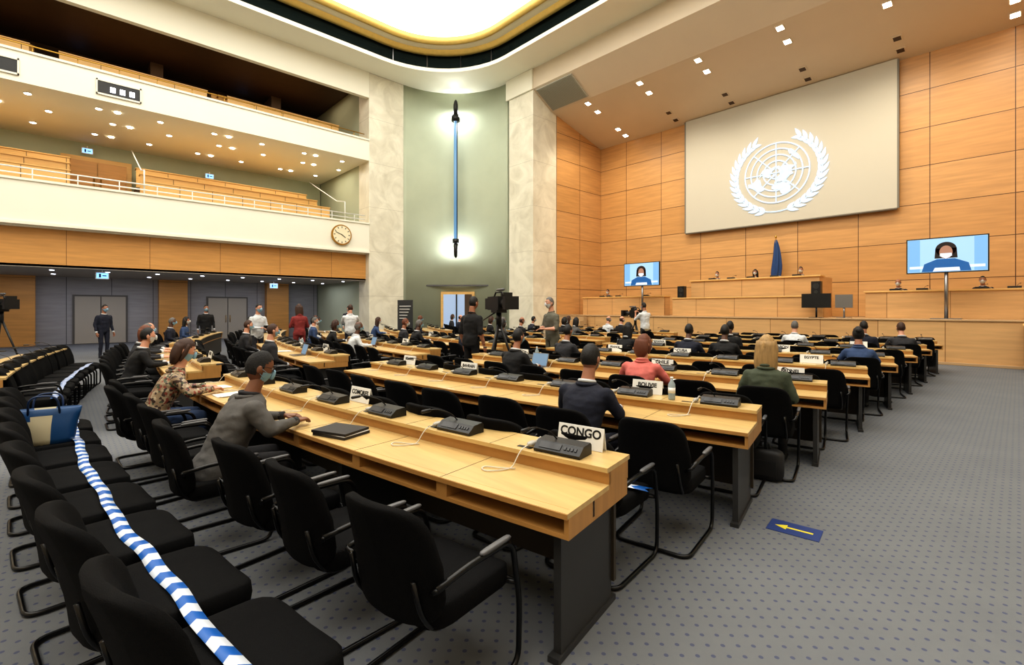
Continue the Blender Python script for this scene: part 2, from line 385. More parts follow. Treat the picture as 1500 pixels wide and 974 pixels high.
mb.tube([(0,0,12.0),(0,0,12.3)],.24,1,16); mb.tube([(0,0,5.25),(0,0,5.5)],.18,1,16)
for s in (-1,1): mb.tube([(.13*s,0,5.3),(.13*s,0,12.2)],.025,1,8)
for z in (5.0,12.6): mb.tube([(0,0,z),(.6*ca,.6*sa,z)],.04,1,8)
obj('rod_wall_lamp',mb.mesh('rod',[BLUEL,BLACK]),(px,py,0))
for z in (4.95,12.5):
    for sgn in (-1,1):
        light('POINT','rod_lamp_light',(px+.15*ca-sgn*.3*sa,py+.15*sa+sgn*.3*ca,z),45,(.95,.98,1),.08)
mb=MB()
mb.box(-.95,.95,-.12,.0,0,2.6,0); mb.box(-.8,.8,-.14,-.1,0,2.45,1); mb.box(-.1,-.02,-.16,-.12,0,2.45,2); mb.box(.4,.8,-.17,-.12,0,2.45,3)
mb.box(-1.9,1.9,-.3,-.1,2.9,2.98,4)
for s in (-1.8,1.8): mb.box(s-.04,s+.04,-.28,.3,2.9,2.96,4)
obj('door_2',mb.mesh('door2',[BENCH,mat('bright_corridor',(150,170,200),.6,emit=(170,195,230),es=.35),BLACK,DARKBR,GREYPL]),(-19+3.9*math.cos(pi*.752),13.4+3.9*math.sin(pi*.752),0),pi*.252)
# ------------------------------------------------------------------ stage
mb=MB(); mb.box(-17,1.8,19.0,23,0,1.28,0); mb.box(-17,1.8,18.96,23,1.28,1.33,1); mb.box(-17,1.8,18.9,19.0,.0,.08,1)
STTOP=mat('stage_top',(184,152,112),.5,noise_s=2,noise_a=.06)
obj('stage_platform',mb.mesh('stg',[WOODX,STTOP]),bevel=.01)
mb=MB()
for k in range(6): mb.box(-16.6,-14.8,17.4+k*.24,18.88,k*.21,(k+1)*.21,0)
obj('stage_steps',mb.mesh('sts',[STTOP]))
mb=MB(); mb.box(.0,1.78,17.9,18.88,0,1.2,0); mb.box(-.03,1.78,17.87,18.88,1.2,1.25,1)
obj('stage_side_block',mb.mesh('ssb',[WOODX,BENCH]),bevel=.01)
mb=MB(); mb.box(-10.2,-5.2,20.5,20.6,1.33,2.87,0); mb.box(-10.2,-10.1,20.6,22.2,1.33,2.87,0); mb.box(-5.3,-5.2,20.6,22.2,1.33,2.87,0); mb.box(-10.25,-5.15,20.42,21.0,2.85,2.91,1); mb.box(-10.1,-5.3,20.6,22.3,1.33,1.95,0)
obj('rostrum_upper',mb.mesh('ro',[WOODX,BENCH]),bevel=.01)
mb=MB(); mb.box(-10.7,-4.9,19.75,19.85,1.33,2.1,0); mb.box(-10.7,-4.9,19.7,20.3,2.08,2.13,1); mb.box(-10.7,-10.6,19.8,20.4,1.33,2.1,0); mb.box(-5.0,-4.9,19.8,20.4,1.33,2.1,0)
obj('rostrum_lower',mb.mesh('ro2',[WOODX,BENCH]),bevel=.01)
for (a,b) in ((-16.3,-11.5),(-3.8,.6)):
    mb=MB(); mb.box(a,b,20.45,20.55,1.33,2.2,0); mb.box(a-.04,b+.04,20.4,21.0,2.2,2.26,1); mb.box(a,a+.08,20.5,21,1.33,2.2,0); mb.box(b-.08,b,20.5,21,1.33,2.2,0)
    obj('side_podium',mb.mesh('pod',[WOODX,BENCH]),bevel=.01)
mb=MB(); mb.box(-11.6,-3.25,22.75,22.79,5.42,11.02,0); mb.tube([(-11.6,22.77,5.4),(-3.25,22.77,5.4)],.045,1,8)
mb.box(-11.66,-11.6,22.74,22.8,5.42,11.0,1); mb.box(-3.25,-3.19,22.74,22.8,5.42,11.0,1)
obj('projection_screen',mb.mesh('ps',[SCREEN,mat('screen_edge',(120,116,106),.6)]))
# emblem
mb=MB(); EC=(-7.42,22.72,7.6); U=1.3
def flat(poly,m=0):
    mb.add([(EC[0]+p[0],EC[1],EC[2]+p[1]) for p in poly],[tuple(range(len(poly)))],m)
def ringf(r,w,a0=0,a1=2*pi,n=72):
    for i in range(n):
        a=a0+(a1-a0)*i/n;b=a0+(a1-a0)*(i+1)/n
        flat([((r-w)*math.cos(a),(r-w)*math.sin(a)),((r-w)*math.cos(b),(r-w)*math.sin(b)),((r+w)*math.cos(b),(r+w)*math.sin(b)),((r+w)*math.cos(a),(r+w)*math.sin(a))])
for k in range(1,6): ringf(U*k/5,.026)
for k in range(4):
    a=k*pi/4; c,s=math.cos(a),math.sin(a); wv=.022; r0=U*.2 if k%2 else 0
    for sg in (1,-1):
        flat([(sg*c*r0-s*wv,sg*s*r0+c*wv),(sg*c*r0+s*wv,sg*s*r0-c*wv),(sg*c*U+s*wv,sg*s*U-c*wv),(sg*c*U-s*wv,sg*s*U+c*wv)])
conts=[
 [(70,-165),(70,-130),(68,-95),(60,-94),(56,-85),(62,-78),(60,-65),(52,-56),(46,-64),(42,-71),(35,-76),(30,-81),(25,-80),(30,-90),(22,-97),(18,-95),(21,-87),(9,-80),(16,-96),(23,-110),(32,-117),(40,-124),(50,-128),(58,-137),(60,-150),(56,-160),(62,-166)],
 [(82,-60),(80,-20),(70,-22),(60,-44),(70,-54),(76,-68)],
 [(11,-73),(8,-60),(0,-50),(-6,-35),(-22,-41),(-34,-54),(-40,-62),(-54,-68),(-50,-75),(-30,-72),(-15,-76),(-4,-81),(5,-77)],
 [(36,-6),(37,10),(32,22),(31,32),(15,39),(11,50),(-2,41),(-15,40),(-25,34),(-34,26),(-34,18),(-18,12),(-5,11),(4,9),(5,-5),(10,-15),(20,-17),(30,-10)],
 [(37,-8),(43,-9),(48,-2),(53,6),(57,10),(55,20),(60,24),(56,12),(62,6),(70,20),(68,42),(68,60),(73,80),(77,104),(72,130),(70,160),(66,178),(60,164),(52,158),(60,155),(56,137),(45,136),(38,126),(35,120),(22,114),(10,108),(2,103),(15,98),(22,90),(8,77),(22,70),(25,60),(30,50),(14,44),(28,34),(37,30),(40,26),(36,22),(45,13),(38,16),(44,8),(37,0)],
 [(-12,131),(-17,140),(-11,142),(-25,152),(-37,148),(-35,138),(-32,130),(-34,118),(-22,114),(-15,124)],
 [(58,-6),(50,-5),(51,1),(54,0)],[(-13,49),(-25,47),(-22,43)],[(45,142),(35,139),(33,131),(36,136)],[(5,98),(-6,105),(-8,114),(-4,103)],[(6,116),(-4,114),(1,109)]]
for c in conts:
    pts=[]
    for i,(la,lo) in enumerate(c):
        r=U*(90-la)/150; a=math.radians(lo)-pi/2; pts.append((r*math.cos(a),r*math.sin(a)))
    flat(pts)
def leaf(x,z,ang,L,W):
    P=[];n=8
    for i in range(n+1):
        t=i/n; P.append((L*t,W*math.sin(pi*t**.8)*.5))
    for i in range(n-1,0,-1):
        t=i/n; P.append((L*t,-W*math.sin(pi*t**.8)*.5))
    c,s=math.cos(ang),math.sin(ang)
    flat([(x+c*a-s*b,z+s*a+c*b) for a,b in P])
for sg in (1,-1):
    for i in range(15):
        t=i/14; a=-pi/2+ .25+ t*2.3; r=1.66
        x=r*math.cos(a)*1.06; z=r*math.sin(a)-.04
        tang=a+pi/2
        for da,L in ((.5,.4),(-.45,.48)):
            an=tang+da
            if sg==1: leaf(x,z,an,L,.15)
            else: leaf(-x,z,pi-an,L,.15)
    P=[-pi/2-.25+i/24*2.8 for i in range(25)]
    for i in range(24):
        q=[]
        for a,r in ((P[i],1.64),(P[i+1],1.64),(P[i+1],1.68),(P[i],1.68)):
            q.append((sg*r*math.cos(a)*1.06,r*math.sin(a)-.04-(.18*max(0,1-i/4) if 0 else 0)))
        flat(q)
me=mb.mesh('emblem',[EMBL]); bm=bmesh.new(); bm.from_mesh(me); bmesh.ops.triangulate(bm,faces=bm.faces[:]); bm.to_mesh(me); bm.free()
obj('projected_emblem',me)
def tv(x,y,z,W=1.86,H=1.08):
    mb=MB(); mb.box(-W/2,W/2,-.04,.04,-H/2,H/2,0); mb.box(-W/2+.03,W/2-.03,-.045,-.04,-H/2+.03,H/2-.03,1)
    def pl(poly,m,dy): mb.add([(a,-.046-dy,b) for a,b in poly],[tuple(range(len(poly)))],m)
    el=lambda cx,cz,rx,rz:[(cx+rx*math.cos(2*pi*k/28),cz+rz*math.sin(2*pi*k/28)) for k in range(28)]
    pl([(-.89,-.5),(-.6,-.5),(-.6,.5),(-.89,.5)],6,.0004); pl([(.62,-.5),(.89,-.5),(.89,.5),(.62,.5)],6,.0004)
    pl([(-.85,-.4),(.85,-.4),(.85,-.32),(-.85,-.32)],5,.0005)
    pl([(-.56,-.5),(-.5,-.26),(-.2,-.12),(.2,-.12),(.5,-.26),(.56,-.5)],4,.001); pl(el(0,.17,.24,.22),2,.002); pl([(-.26,-.1),(-.24,.2),(.24,.2),(.26,-.1)],2,.002); pl(el(0,.08,.15,.2),3,.003)
    pl([(-.14,-.03),(-.13,.05),(.13,.05),(.14,-.03),(0,-.12)],5,.004); pl([(-.3,-.49),(-.25,-.38),(.3,-.38),(.32,-.49)],5,.004)
    mb.tube([(0,.06,-H/2+.3),(0,.06,1.36-z)],.05,7,10); mb.box(-.35,.35,-.2,.3,1.33-z,1.36-z,7)
    obj('television_on_stand',mb.mesh('tv',[BLACK,mat('tv_bg',(90,120,150),.4,emit=(175,212,240),es=.85),mat('tv_hair',(30,20,20),.4,emit=(40,24,24),es=.3),mat('tv_skin',(120,90,75),.4,emit=(205,150,125),es=.5),mat('tv_suit',(25,60,90),.4,emit=(30,110,185),es=.6),mat('tv_white',(130,140,150),.4,emit=(225,238,250),es=.85),mat('tv_bg2',(80,110,140),.4,emit=(130,185,235),es=.8),METAL]),(x,y,z))
tv(-12.1,19.5,3.24); tv(-1.62,19.5,3.28)
mb=MB(); mb.tube([(0,0,0),(0,0,3.4)],.025,1,8); mb.sell((0,0,3.43),(.04,.04,.06),1,1)
rings=[]
for i in range(14):
    t=i/13; z=3.3-t*1.95; w=.035+.15*min(1,t*1.6)**.7-.03*max(0,t-.7)/.3
    rings.append([((w*math.cos(2*pi*j/28)*(1+.3*math.sin(5*2*pi*j/28+t*2)))+.03*math.sin(t*4),w*.5*math.sin(2*pi*j/28)*(1+.35*math.cos(5*2*pi*j/28)),z+.12*math.cos(2*pi*j/28)*t) for j in range(28)])
mb.loft(rings,0,True)
mb.tube([(0,0,0),(0,0,.05)],.2,1,16)
obj('flag_on_pole',mb.mesh('flag',[mat('flag_blue',(40,70,118),.8),BRASS]),(-7.35,22.5,1.33))
# ------------------------------------------------------------------ desk arcs
CX,CY=-7.6,33.0
def AP(R,x):
    th=math.asin((x-CX)/R); return CX+R*math.sin(th),CY-R*math.cos(th),th
def arcbox(mb,t0,t1,Rf,q0,q1,z0,z1,m,n=None):
    n=n or max(1,int(abs(t1-t0)*Rf/.3)); rings=[]
    for i in range(n+1):
        t=t0+(t1-t0)*i/n; s,c=math.sin(t),math.cos(t)
        f=lambda q,z:(CX+(Rf-q)*s,CY-(Rf-q)*c,z)
        rings.append([f(q0,z0),f(q0,z1),f(q1,z1),f(q1,z0)])
    mb.loft(rings,m,False)
DM=[DESK,DESKEDGE,DARKP,OLIVE,BLACK]
def desk(x0,x1,Rf):
    t0=math.asin((x0-CX)/Rf); t1=math.asin((x1-CX)/Rf)
    if t0>t1: t0,t1=t1,t0
    mb=MB()
    arcbox(mb,t0,t1,Rf,0,.45,.71,.735,0); arcbox(mb,t0,t1,Rf,-.004,0,.708,.733,1)
    arcbox(mb,t0,t1,Rf,.01,.68,.612,.632,1)
    arcbox(mb,t0,t1,Rf,.44,.46,.735,.8,1); arcbox(mb,t0,t1,Rf,.42,.715,.8,.825,0)
    arcbox(mb,t0,t1,Rf,.25,.27,.632,.71,4)
    arcbox(mb,t0+.002,t1-.002,Rf,.64,.67,.12,.8,3)
    d=.012/Rf
    for ta,tb in ((t0,t0+2*d),(t1-2*d,t1)): arcbox(mb,ta,tb,Rf,.01,.68,.632,.71,1,1); arcbox(mb,ta,tb,Rf,.44,.69,.7,.8,1,1)
    L=(t1-t0)*Rf; k=max(1,round(L/.8)); 
    for i in range(1,k):
        t=t0+(t1-t0)*i/k
        arcbox(mb,t-.0015/Rf,t+.0015/Rf,Rf,0,.44,.735,.7362,4,1)
        arcbox(mb,t-.0015/Rf,t+.0015/Rf,Rf,.42,.715,.825,.8262,4,1)
        arcbox(mb,t-.04/Rf,t+.04/Rf,Rf,.01,.25,.632,.71,1,1)
    for q in (.05,.4): arcbox(mb,t0+.02/Rf,t1-.02/Rf,Rf,q,q+.002,.735,.7355,1)
    for i in range(k):
        t=t1-(t1-t0)*(i+.72)/k
        arcbox(mb,t-.05/Rf,t+.05/Rf,Rf,.47,.5,.825,.8275,4,1)
    j=max(1,round(L/1.7))
    for i in range(j+1):
        t=t0+.1/Rf+(t1-t0-.2/Rf)*i/j
        arcbox(mb,t-.02/Rf,t+.02/Rf,Rf,.08,.64,.03,.612,2,1); arcbox(mb,t-.03/Rf,t+.03/Rf,Rf,.04,.68,0,.03,2,1)
    return obj('conference_desk',mb.mesh('desk',DM),bevel=.004)
def smooth_path(pts,r=.07,n=5):
    out=[Vector(pts[0])]
    for i in range(1,len(pts)-1):
        a,b,c=Vector(pts[i-1]),Vector(pts[i]),Vector(pts[i+1])
        ra=min(r,(a-b).length*.45,(c-b).length*.45)
        p0=b+(a-b).normalized()*ra; p1=b+(c-b).normalized()*ra
        for k in range(n+1):
            t=k/n; out.append(p0*(1-t)**2+b*2*t*(1-t)+p1*t*t)
    out.append(Vector(pts[-1])); return out
def chair_mesh(arms=True):
    mb=MB()
    def sf(p): return Vector((p.x,p.y,p.z+.02*(p.x/.25)**2*(1 if p.z>0 else .3)-.015*max(0,p.y/.25)**2))
    W=.25 if arms else .29
    mb.sell((0,.02,.43),(W,.26,.052),.35,0,24,10,None,sf)
    def bf(p):
        y=p.y+.06*(p.x/.25)**2-(p.z+.2)*.22+.03*math.cos(p.z*6)
        w=1-.10*max(0,(p.z)/.24)
        return Vector((p.x*w,y,p.z))
    mb.sell((0,-.27,.655),(W+.005,.036,.245),.42,0,28,14,None,bf)
    if arms:
        pts=[(-.275,-.26,.60),(-.285,-.1,.625),(-.285,.2,.615),(-.275,.27,.3),(-.27,.27,.016),(-.26,-.3,.016),(.26,-.3,.016),(.27,.27,.016),(.275,.27,.3),(.285,.2,.615),(.285,-.1,.625),(.275,-.26,.60)]
    else:
        pts=[(-.2,-.2,.385),(-.2,.27,.385),(-.2,.27,.016),(-.2,-.3,.016),(.2,-.3,.016),(.2,.27,.016),(.2,.27,.385),(.2,-.2,.385)]
    mb.tube(smooth_path(pts,.075),.0135,1,8)
    for s in (1,-1):
        mb.tube(smooth_path([(.275*s if arms else .2*s,.26,.39),(.2*s,.24,.39),(.2*s,-.2,.385),(.2*s,-.27,.48),(.19*s,-.3,.62)],.05,4),.011,1,6)
        if arms:
            mb.tube([(.22*s,-.24,.56),(.28*s,-.262,.6)],.012,1,6)
            mb.sell((.286*s,.08,.638),(.015,.105,.01),.5,2,12,6)
    mb.tube([(-.275 if arms else -.2,.265,.39),(.275 if arms else .2,.265,.39)],.011,1,6)
    return mb.mesh('chair',[FABRIC,BLKMET,GREYPL])
CHAIR=chair_mesh(); CHAIRN=chair_mesh(False)
def chair(R,x,dr=0,da=0,z=0,me=None):
    X,Y,t=AP(R+dr,x); return obj('conference_chair',me or CHAIR,(X,Y,z),t+da)
def mic_mesh():
    mb=MB()
    prof=[(-.075,0),(-.08,.018),(-.03,.058),(.05,.066),(.065,.052),(.065,0)]
    mb.loft([[(x,y,z) for y,z in prof] for x in (-.15,.15)],0,False)
    M=Matrix.Translation((0,-.055,.0395))@Matrix.Rotation(.675,4,'X')
    mb.box(-.12,.02,-.02,.02,.001,.003,4,M)
    for k in range(4): mb.box(.04+k*.022,.054+k*.022,-.01,.01,.001,.004,4,M)
    mb.tube(smooth_path([(-.05,.02,.06),(-.07,-.02,.11),(-.11,-.12,.15),(-.12,-.18,.15)],.06,5),.0045,0,6)
    mb.tube([(-.118,-.17,.15),(-.123,-.23,.148)],[.011,.012],0,8,rounded=True)
    mb.sell((-.2,-.02,.02),(.022,.045,.016),.8,2,10,6)
    mb.tube([(-.2,.02,.02),(-.19,.06,.04),(-.17,.06,.03)],.008,2,6)
    cord=[(-.2,-.06,.02),(-.205,-.12,.01),(-.21,-.16,-.03),(-.22,-.19,-.085),(-.25,-.26,-.085),(-.31,-.32,-.085),(-.36,-.30,-.085),(-.37,-.26,-.085),(-.33,-.25,-.083),(-.26,-.23,-.083),(-.2,-.19,-.083)]
    mb.tube(smooth_path(cord,.04,3),.0035,3,5)
    return mb.mesh('mic',[BLACK,GREYPL,mat('earpiece',(170,166,156),.4),mat('cord',(206,200,186),.5),mat('mic_panel',(38,38,40),.3)])
MIC=mic_mesh()
def nameplate(text,x,Rf,q=.68):
    X,Y,t=AP(Rf-q,x)
    mb=MB(); w=.15; H=.13
    T1=Matrix.Translation((0,-.026,0))@Matrix.Rotation(-.2,4,'X'); T2=Matrix.Translation((0,.026,0))@Matrix.Rotation(.2,4,'X')
    mb.box(-w,w,-.002,.002,0,H,0,T1); mb.box(-w,w,-.002,.002,0,H,0,T2)
    o=obj('name_plate',mb.mesh('plate',[WHITEPL,INK]),(X,Y,.8265),t)
    cu=bpy.data.curves.new('txt','FONT'); cu.body=text; cu.size=.07 if len(text)<6 else .054; cu.align_x='CENTER'; cu.extrude=.0006; cu.offset=.0018
    to=bpy.data.objects.new('lettering',cu); COL.objects.link(to)
    bpy.context.view_layer.update()
    m2=bpy.data.meshes.new_from_object(to.evaluated_get(bpy.context.evaluated_depsgraph_get()))
    bpy.data.objects.remove(to)
    m2.materials.clear(); m2.materials.append(INK)
    t2=obj('lettering',m2); t2.parent=o
    t2.matrix_local=T1@Matrix.Translation((0,-.0032,.068))@Matrix.Rotation(pi/2,4,'X')
    return o
RF=[34.25]+[31.98-1.99*i for i in range(8)]
blocks=[(-1.385,-6.9),(-8.3,-13.75)]
seats={}
for r,Rf in enumerate(RF):
    for b,(xa,xb) in enumerate(blocks):
        if not(r==0 and b==0): desk(xa,xb,Rf)
        for k in range(8):
            x=((-1.45 if b==0 else xa)-.36-k*.675)
            jr=random.uniform(-.02,.05) if r>1 else .0
            ja=random.uniform(-.08,.08); jb=random.uniform(-.05,.05)
            if not(r==0 and b==0): seats[(r,b,k)]=chair(Rf+.33,x,jr,ja)
            if r==0 and b==0: chair(33.1,x,0,jb*.4,0,CHAIRN)
            elif r<7 or b==0: chair(Rf-.71-.33+(0 if r else .08),x-.1,0,jb,0,None if k==0 else CHAIRN)
        if r==0 and b==0: continue
        for k in range(7):
            x=xa-.40-k*.8*(5.45/5.6)*.97
            if r==1 and b==0: x=-1.81-.79*k
            X,Y,t=AP(Rf-.53,x); obj('conference_microphone',MIC,(X,Y,.8265),t)
for r,Rf in enumerate(RF[1:],1):
    if r>6: continue
    desk(-15.3,-19.8,Rf)
    for k in range(6):
        x=-15.7-k*.74
        seats[(r,2,k)]=chair(Rf+.33,x,random.uniform(-.02,.06),random.uniform(-.1,.1))
    for k in range(4):
        X,Y,t=AP(Rf-.53,-15.9-k*1.05); obj('conference_microphone',MIC,(X,Y,.8265),t)
for t,x,r in (('CONGO',-1.80,1),('COMORES',-4.0,1),('BOLIVIE',-2.5,2),('BAHRAIN',-4.9,2),('BELARUS',-6.2,2),('CHILE',-3.4,3),('CANADA',-5.9,3),('BRUNEI',-1.9,3),('CUBA',-4.1,4),('EGYPTE',-2.2,4),('FRANCE',-5.4,4),('GABON',-3.2,5),('GHANA',-5.6,5),('INDE',-2.4,6),('IRAQ',-4.8,6),('KENYA',-9.4,2),('LIBAN',-11.2,2),('MALI',-9.8,3),('NEPAL',-12.1,3),('NIGER',-9.1,1),('OMAN',-11.6,1),('PEROU',-10.2,4),('QATAR',-12.3,4)):
    nameplate(t,x,RF[r])
# ------------------------------------------------------------------ barrier tape
def tape(x0,x1,R,z,wid=.075,L=.075,R1=None):
    R1=R1 or R
    t0=math.asin((x0-CX)/R); t1=math.asin((x1-CX)/R); n=int(abs(t1-t0)*R/L); mb=MB(); vs=[];fs=[];ms=[]
    for i in range(n+1):
        for k,(q,sh) in enumerate(((-wid/2,0),(0,.45),(wid/2,0))):
            s=i+sh; t=t0+(t1-t0)*s/n
            wob=.008*math.sin(s*.31)+.005*math.sin(s*.83+1)
            ph=s*L/.675*2*pi
            zz=z+.004*math.cos(ph)+.002*math.sin(s*1.1)+(q/wid)*.012*math.sin(s*.25)
            r=R+(R1-R)*s/n+q+wob; vs.append((CX+r*math.sin(t),CY-r*math.cos(t),zz))
    for i in range(n):
        a=i*3;b=a+3
        for k in (0,1):
            fs.append((a+k,a+k+1,b+k+1,b+k)); ms.append(i%2)
    mb.add(vs,fs,ms,True)
    o=obj('barrier_tape',mb.mesh('tape',[BLUE,TWHITE])); s=o.modifiers.new('s','SOLIDIFY'); s.thickness=.001
tape(-1.5,-6.9,33.12,.499,.062,.07,32.95); tape(-8.4,-13.4,33.12,.506,.065); tape(-1.6,-6.9,30.9,.506,L=.09)
# ------------------------------------------------------------------ people
def capsule(mb,a,b,ra,rb,n=12):
    a=Vector(a);b=Vector(b); k=5
    mb.tube([a.lerp(b,i/(k-1)) for i in range(k)],[ra+(rb-ra)*i/(k-1) for i in range(k)],0,n,rounded=True)
    mb.sell(a,(ra,ra,ra),1,0,n,8); mb.sell(b,(rb,rb,rb),1,0,n,8)
def headfn(d,sc=1.0):
    x,y,z=d
    X=.076*x; Y=.097*y; Z=.122*z
    if z<0:
        X*=1-.30*(-z)**1.6
        if y<0: Y*=1-.40*(-z)**1.2
        else: Y*=1-.06*(-z)
    if y>0.3: Y*=1-.04*(1-abs(x))
    return Vector((X,Y,Z))*sc
def build_head(mb,M,hair,mask=True,glasses=False):
    nu,nv=28,20
    def patch(cond,sc,m,off=(0,0,0),nz=0):
        vs=[];fs=[]
        for i in range(nv+1):
            la=-pi/2+pi*i/nv
            for j in range(nu):
                lo=2*pi*j/nu
                d=Vector((math.cos(la)*math.cos(lo),math.cos(la)*math.sin(lo),math.sin(la)))
                vs.append(headfn(d,sc+(nz*noise.noise(d*4) if nz else 0))+Vector(off))
        for i in range(nv):
            for j in range(nu):
                la=-pi/2+pi*(i+.5)/nv; lo=2*pi*(j+.5)/nu
                d=(math.cos(la)*math.cos(lo),math.cos(la)*math.sin(lo),math.sin(la))
                if cond(d): fs.append((i*nu+j,i*nu+(j+1)%nu,(i+1)*nu+(j+1)%nu,(i+1)*nu+j))
        mb.add(vs,fs,m,True,M)
    patch(lambda d:True,1,0)
    mb.tube([(0,.088,.022),(0,.1,-.004),(0,.108,-.026)],[.007,.01,.015],0,8,M,rounded=True)
    for s in (1,-1):
        mb.sell((.078*s,-.008,-.008),(.010,.02,.032),1,0,8,8,M)
        mb.sell((.03*s,.081,.014),(.013,.010,.008),1,7,8,6,M); mb.sell((.03*s,.089,.014),(.006,.004,.006),1,6,8,6,M)
        mb.tube([(.016*s,.092,.032),(.032*s,.09,.037),(.048*s,.08,.032)],.0035,1,5,M)
        if glasses:
            mb.tube([(.03*s+.02*math.cos(a),.1-.01*abs(math.cos(a)),.012+.016*math.sin(a)) for a in [k*pi/6 for k in range(12)]],.002,6,5,M,closed=True)
            mb.tube([(.05*s,.092,.018),(.08*s,.02,.02),(.082*s,-.02,.012)],.002,6,5,M)
    if mask:
        patch(lambda d:d[1]>.28 and -.92<d[2]<-.12,1.07,5)
        mb.sell((0,.103,-.03),(.03,.018,.04),.8,5,12,8,M)
        for s in (1,-1):
            mb.tube([(.062*s,.06,-.025),(.082*s,0,.005)],.0018,5,4,M); mb.tube([(.055*s,.05,-.07),(.08*s,-.005,-.03)],.0018,5,4,M)
    else:
        mb.tube([(-.024,.09,-.055),(0,.097,-.053),(.024,.09,-.055)],[.004,.006,.004],6,6,M,rounded=True)
    def sm(a,b,x):
        t=max(0,min(1,(x-a)/(b-a))); return t*t*(3-2*t)
    if hair=='bald':
        patch(lambda d:d[1]<.25 and -.55<d[2]<.42,1.035,1)
    elif hair=='short':
        patch(lambda d:d[2]>-.5+1.12*sm(-.5,.75,d[1]),1.05,1,(0,-.002,.004),.05)
    else:
        patch(lambda d:d[2]>-.62+1.12*sm(-.35,.75,d[1]),1.085,1,(0,-.004,.006),.06)
        if hair in('long','bob'):
            Lz=-.33 if hair=='long' else -.15
            rings=[]
            for i in range(9):
                t=i/8; z=.07+(Lz-.07)*t; w=.088+.02*math.sin(t*pi)-.03*max(0,t-.7)/.3; dd=.055+.02*math.sin(t*pi)-.025*t
                rings.append([(w*math.cos(2*pi*j/20)*(1+.05*math.sin(9*j)),-.045-.02*t+dd*math.sin(2*pi*j/20)*(1+.06*math.cos(7*j)),z) for j in range(20)])
            mb.loft(rings,1,True,M)
            for s in (1,-1):
                mb.tube([(.07*s,.02,.06),(.084*s,.01,-.02),(.08*s,-.01,-.1 if hair=='bob' else -.2)],[.02,.024,.012],1,8,M,rounded=True)
        if hair=='bun': mb.sell((0,-.1,.07),(.05,.045,.045),1,1,12,8,M)
def build_hand(mb,W,E,side,curl=.35,roll=0):
    W=Vector(W);E=Vector(E); F=(W-E).normalized()
    up=Vector((0,0,1)); 
    if abs(F.z)>.9: up=Vector((side,0,0))
    S=F.cross(up).normalized(); N=S.cross(F).normalized()
    M=Matrix(((S.x,F.x,N.x,W.x),(S.y,F.y,N.y,W.y),(S.z,F.z,N.z,W.z),(0,0,0,1)))
    if roll: M=M@Matrix.Rotation(roll,4,'Y')
    rings=[]
    for y,w,h in ((-.03,.024,.019),(0,.026,.018),(.03,.036,.016),(.06,.041,.014),(.085,.038,.012)):
        rings.append([(w*math.cos(2*pi*j/14),y,h*math.sin(2*pi*j/14)) for j in range(14)])
    mb.loft(rings,0,True,M)
    th=-side
    for k,(fx,L) in enumerate(((.028,.068),(.010,.078),(-.009,.072),(-.027,.056))):
        fx*=th; p=[Vector((fx,.07,0))];a=0;r=[.0095,.009,.008,.007]
        for sg in (.45,.32,.23):
            a+=curl*(.6+.2*k*.3); q=p[-1]+Vector((fx*.15*sg,math.cos(a)*L*sg,-math.sin(a)*L*sg)); p.append(q)
        mb.tube(p,r,0,7,M,rounded=True)
    mb.tube([(.02*th,.015,-.004),(.045*th,.042,-.01),(.055*th,.068,-.014),(.056*th,.088,-.018)],[.013,.0115,.0095,.008],0,7,M,rounded=True)
def seg_dist(p,a,b):
    ab=b-a; t=max(0,min(1,(p-a).dot(ab)/ab.length_squared)); return (p-(a+ab*t)).length
PCACHE={}
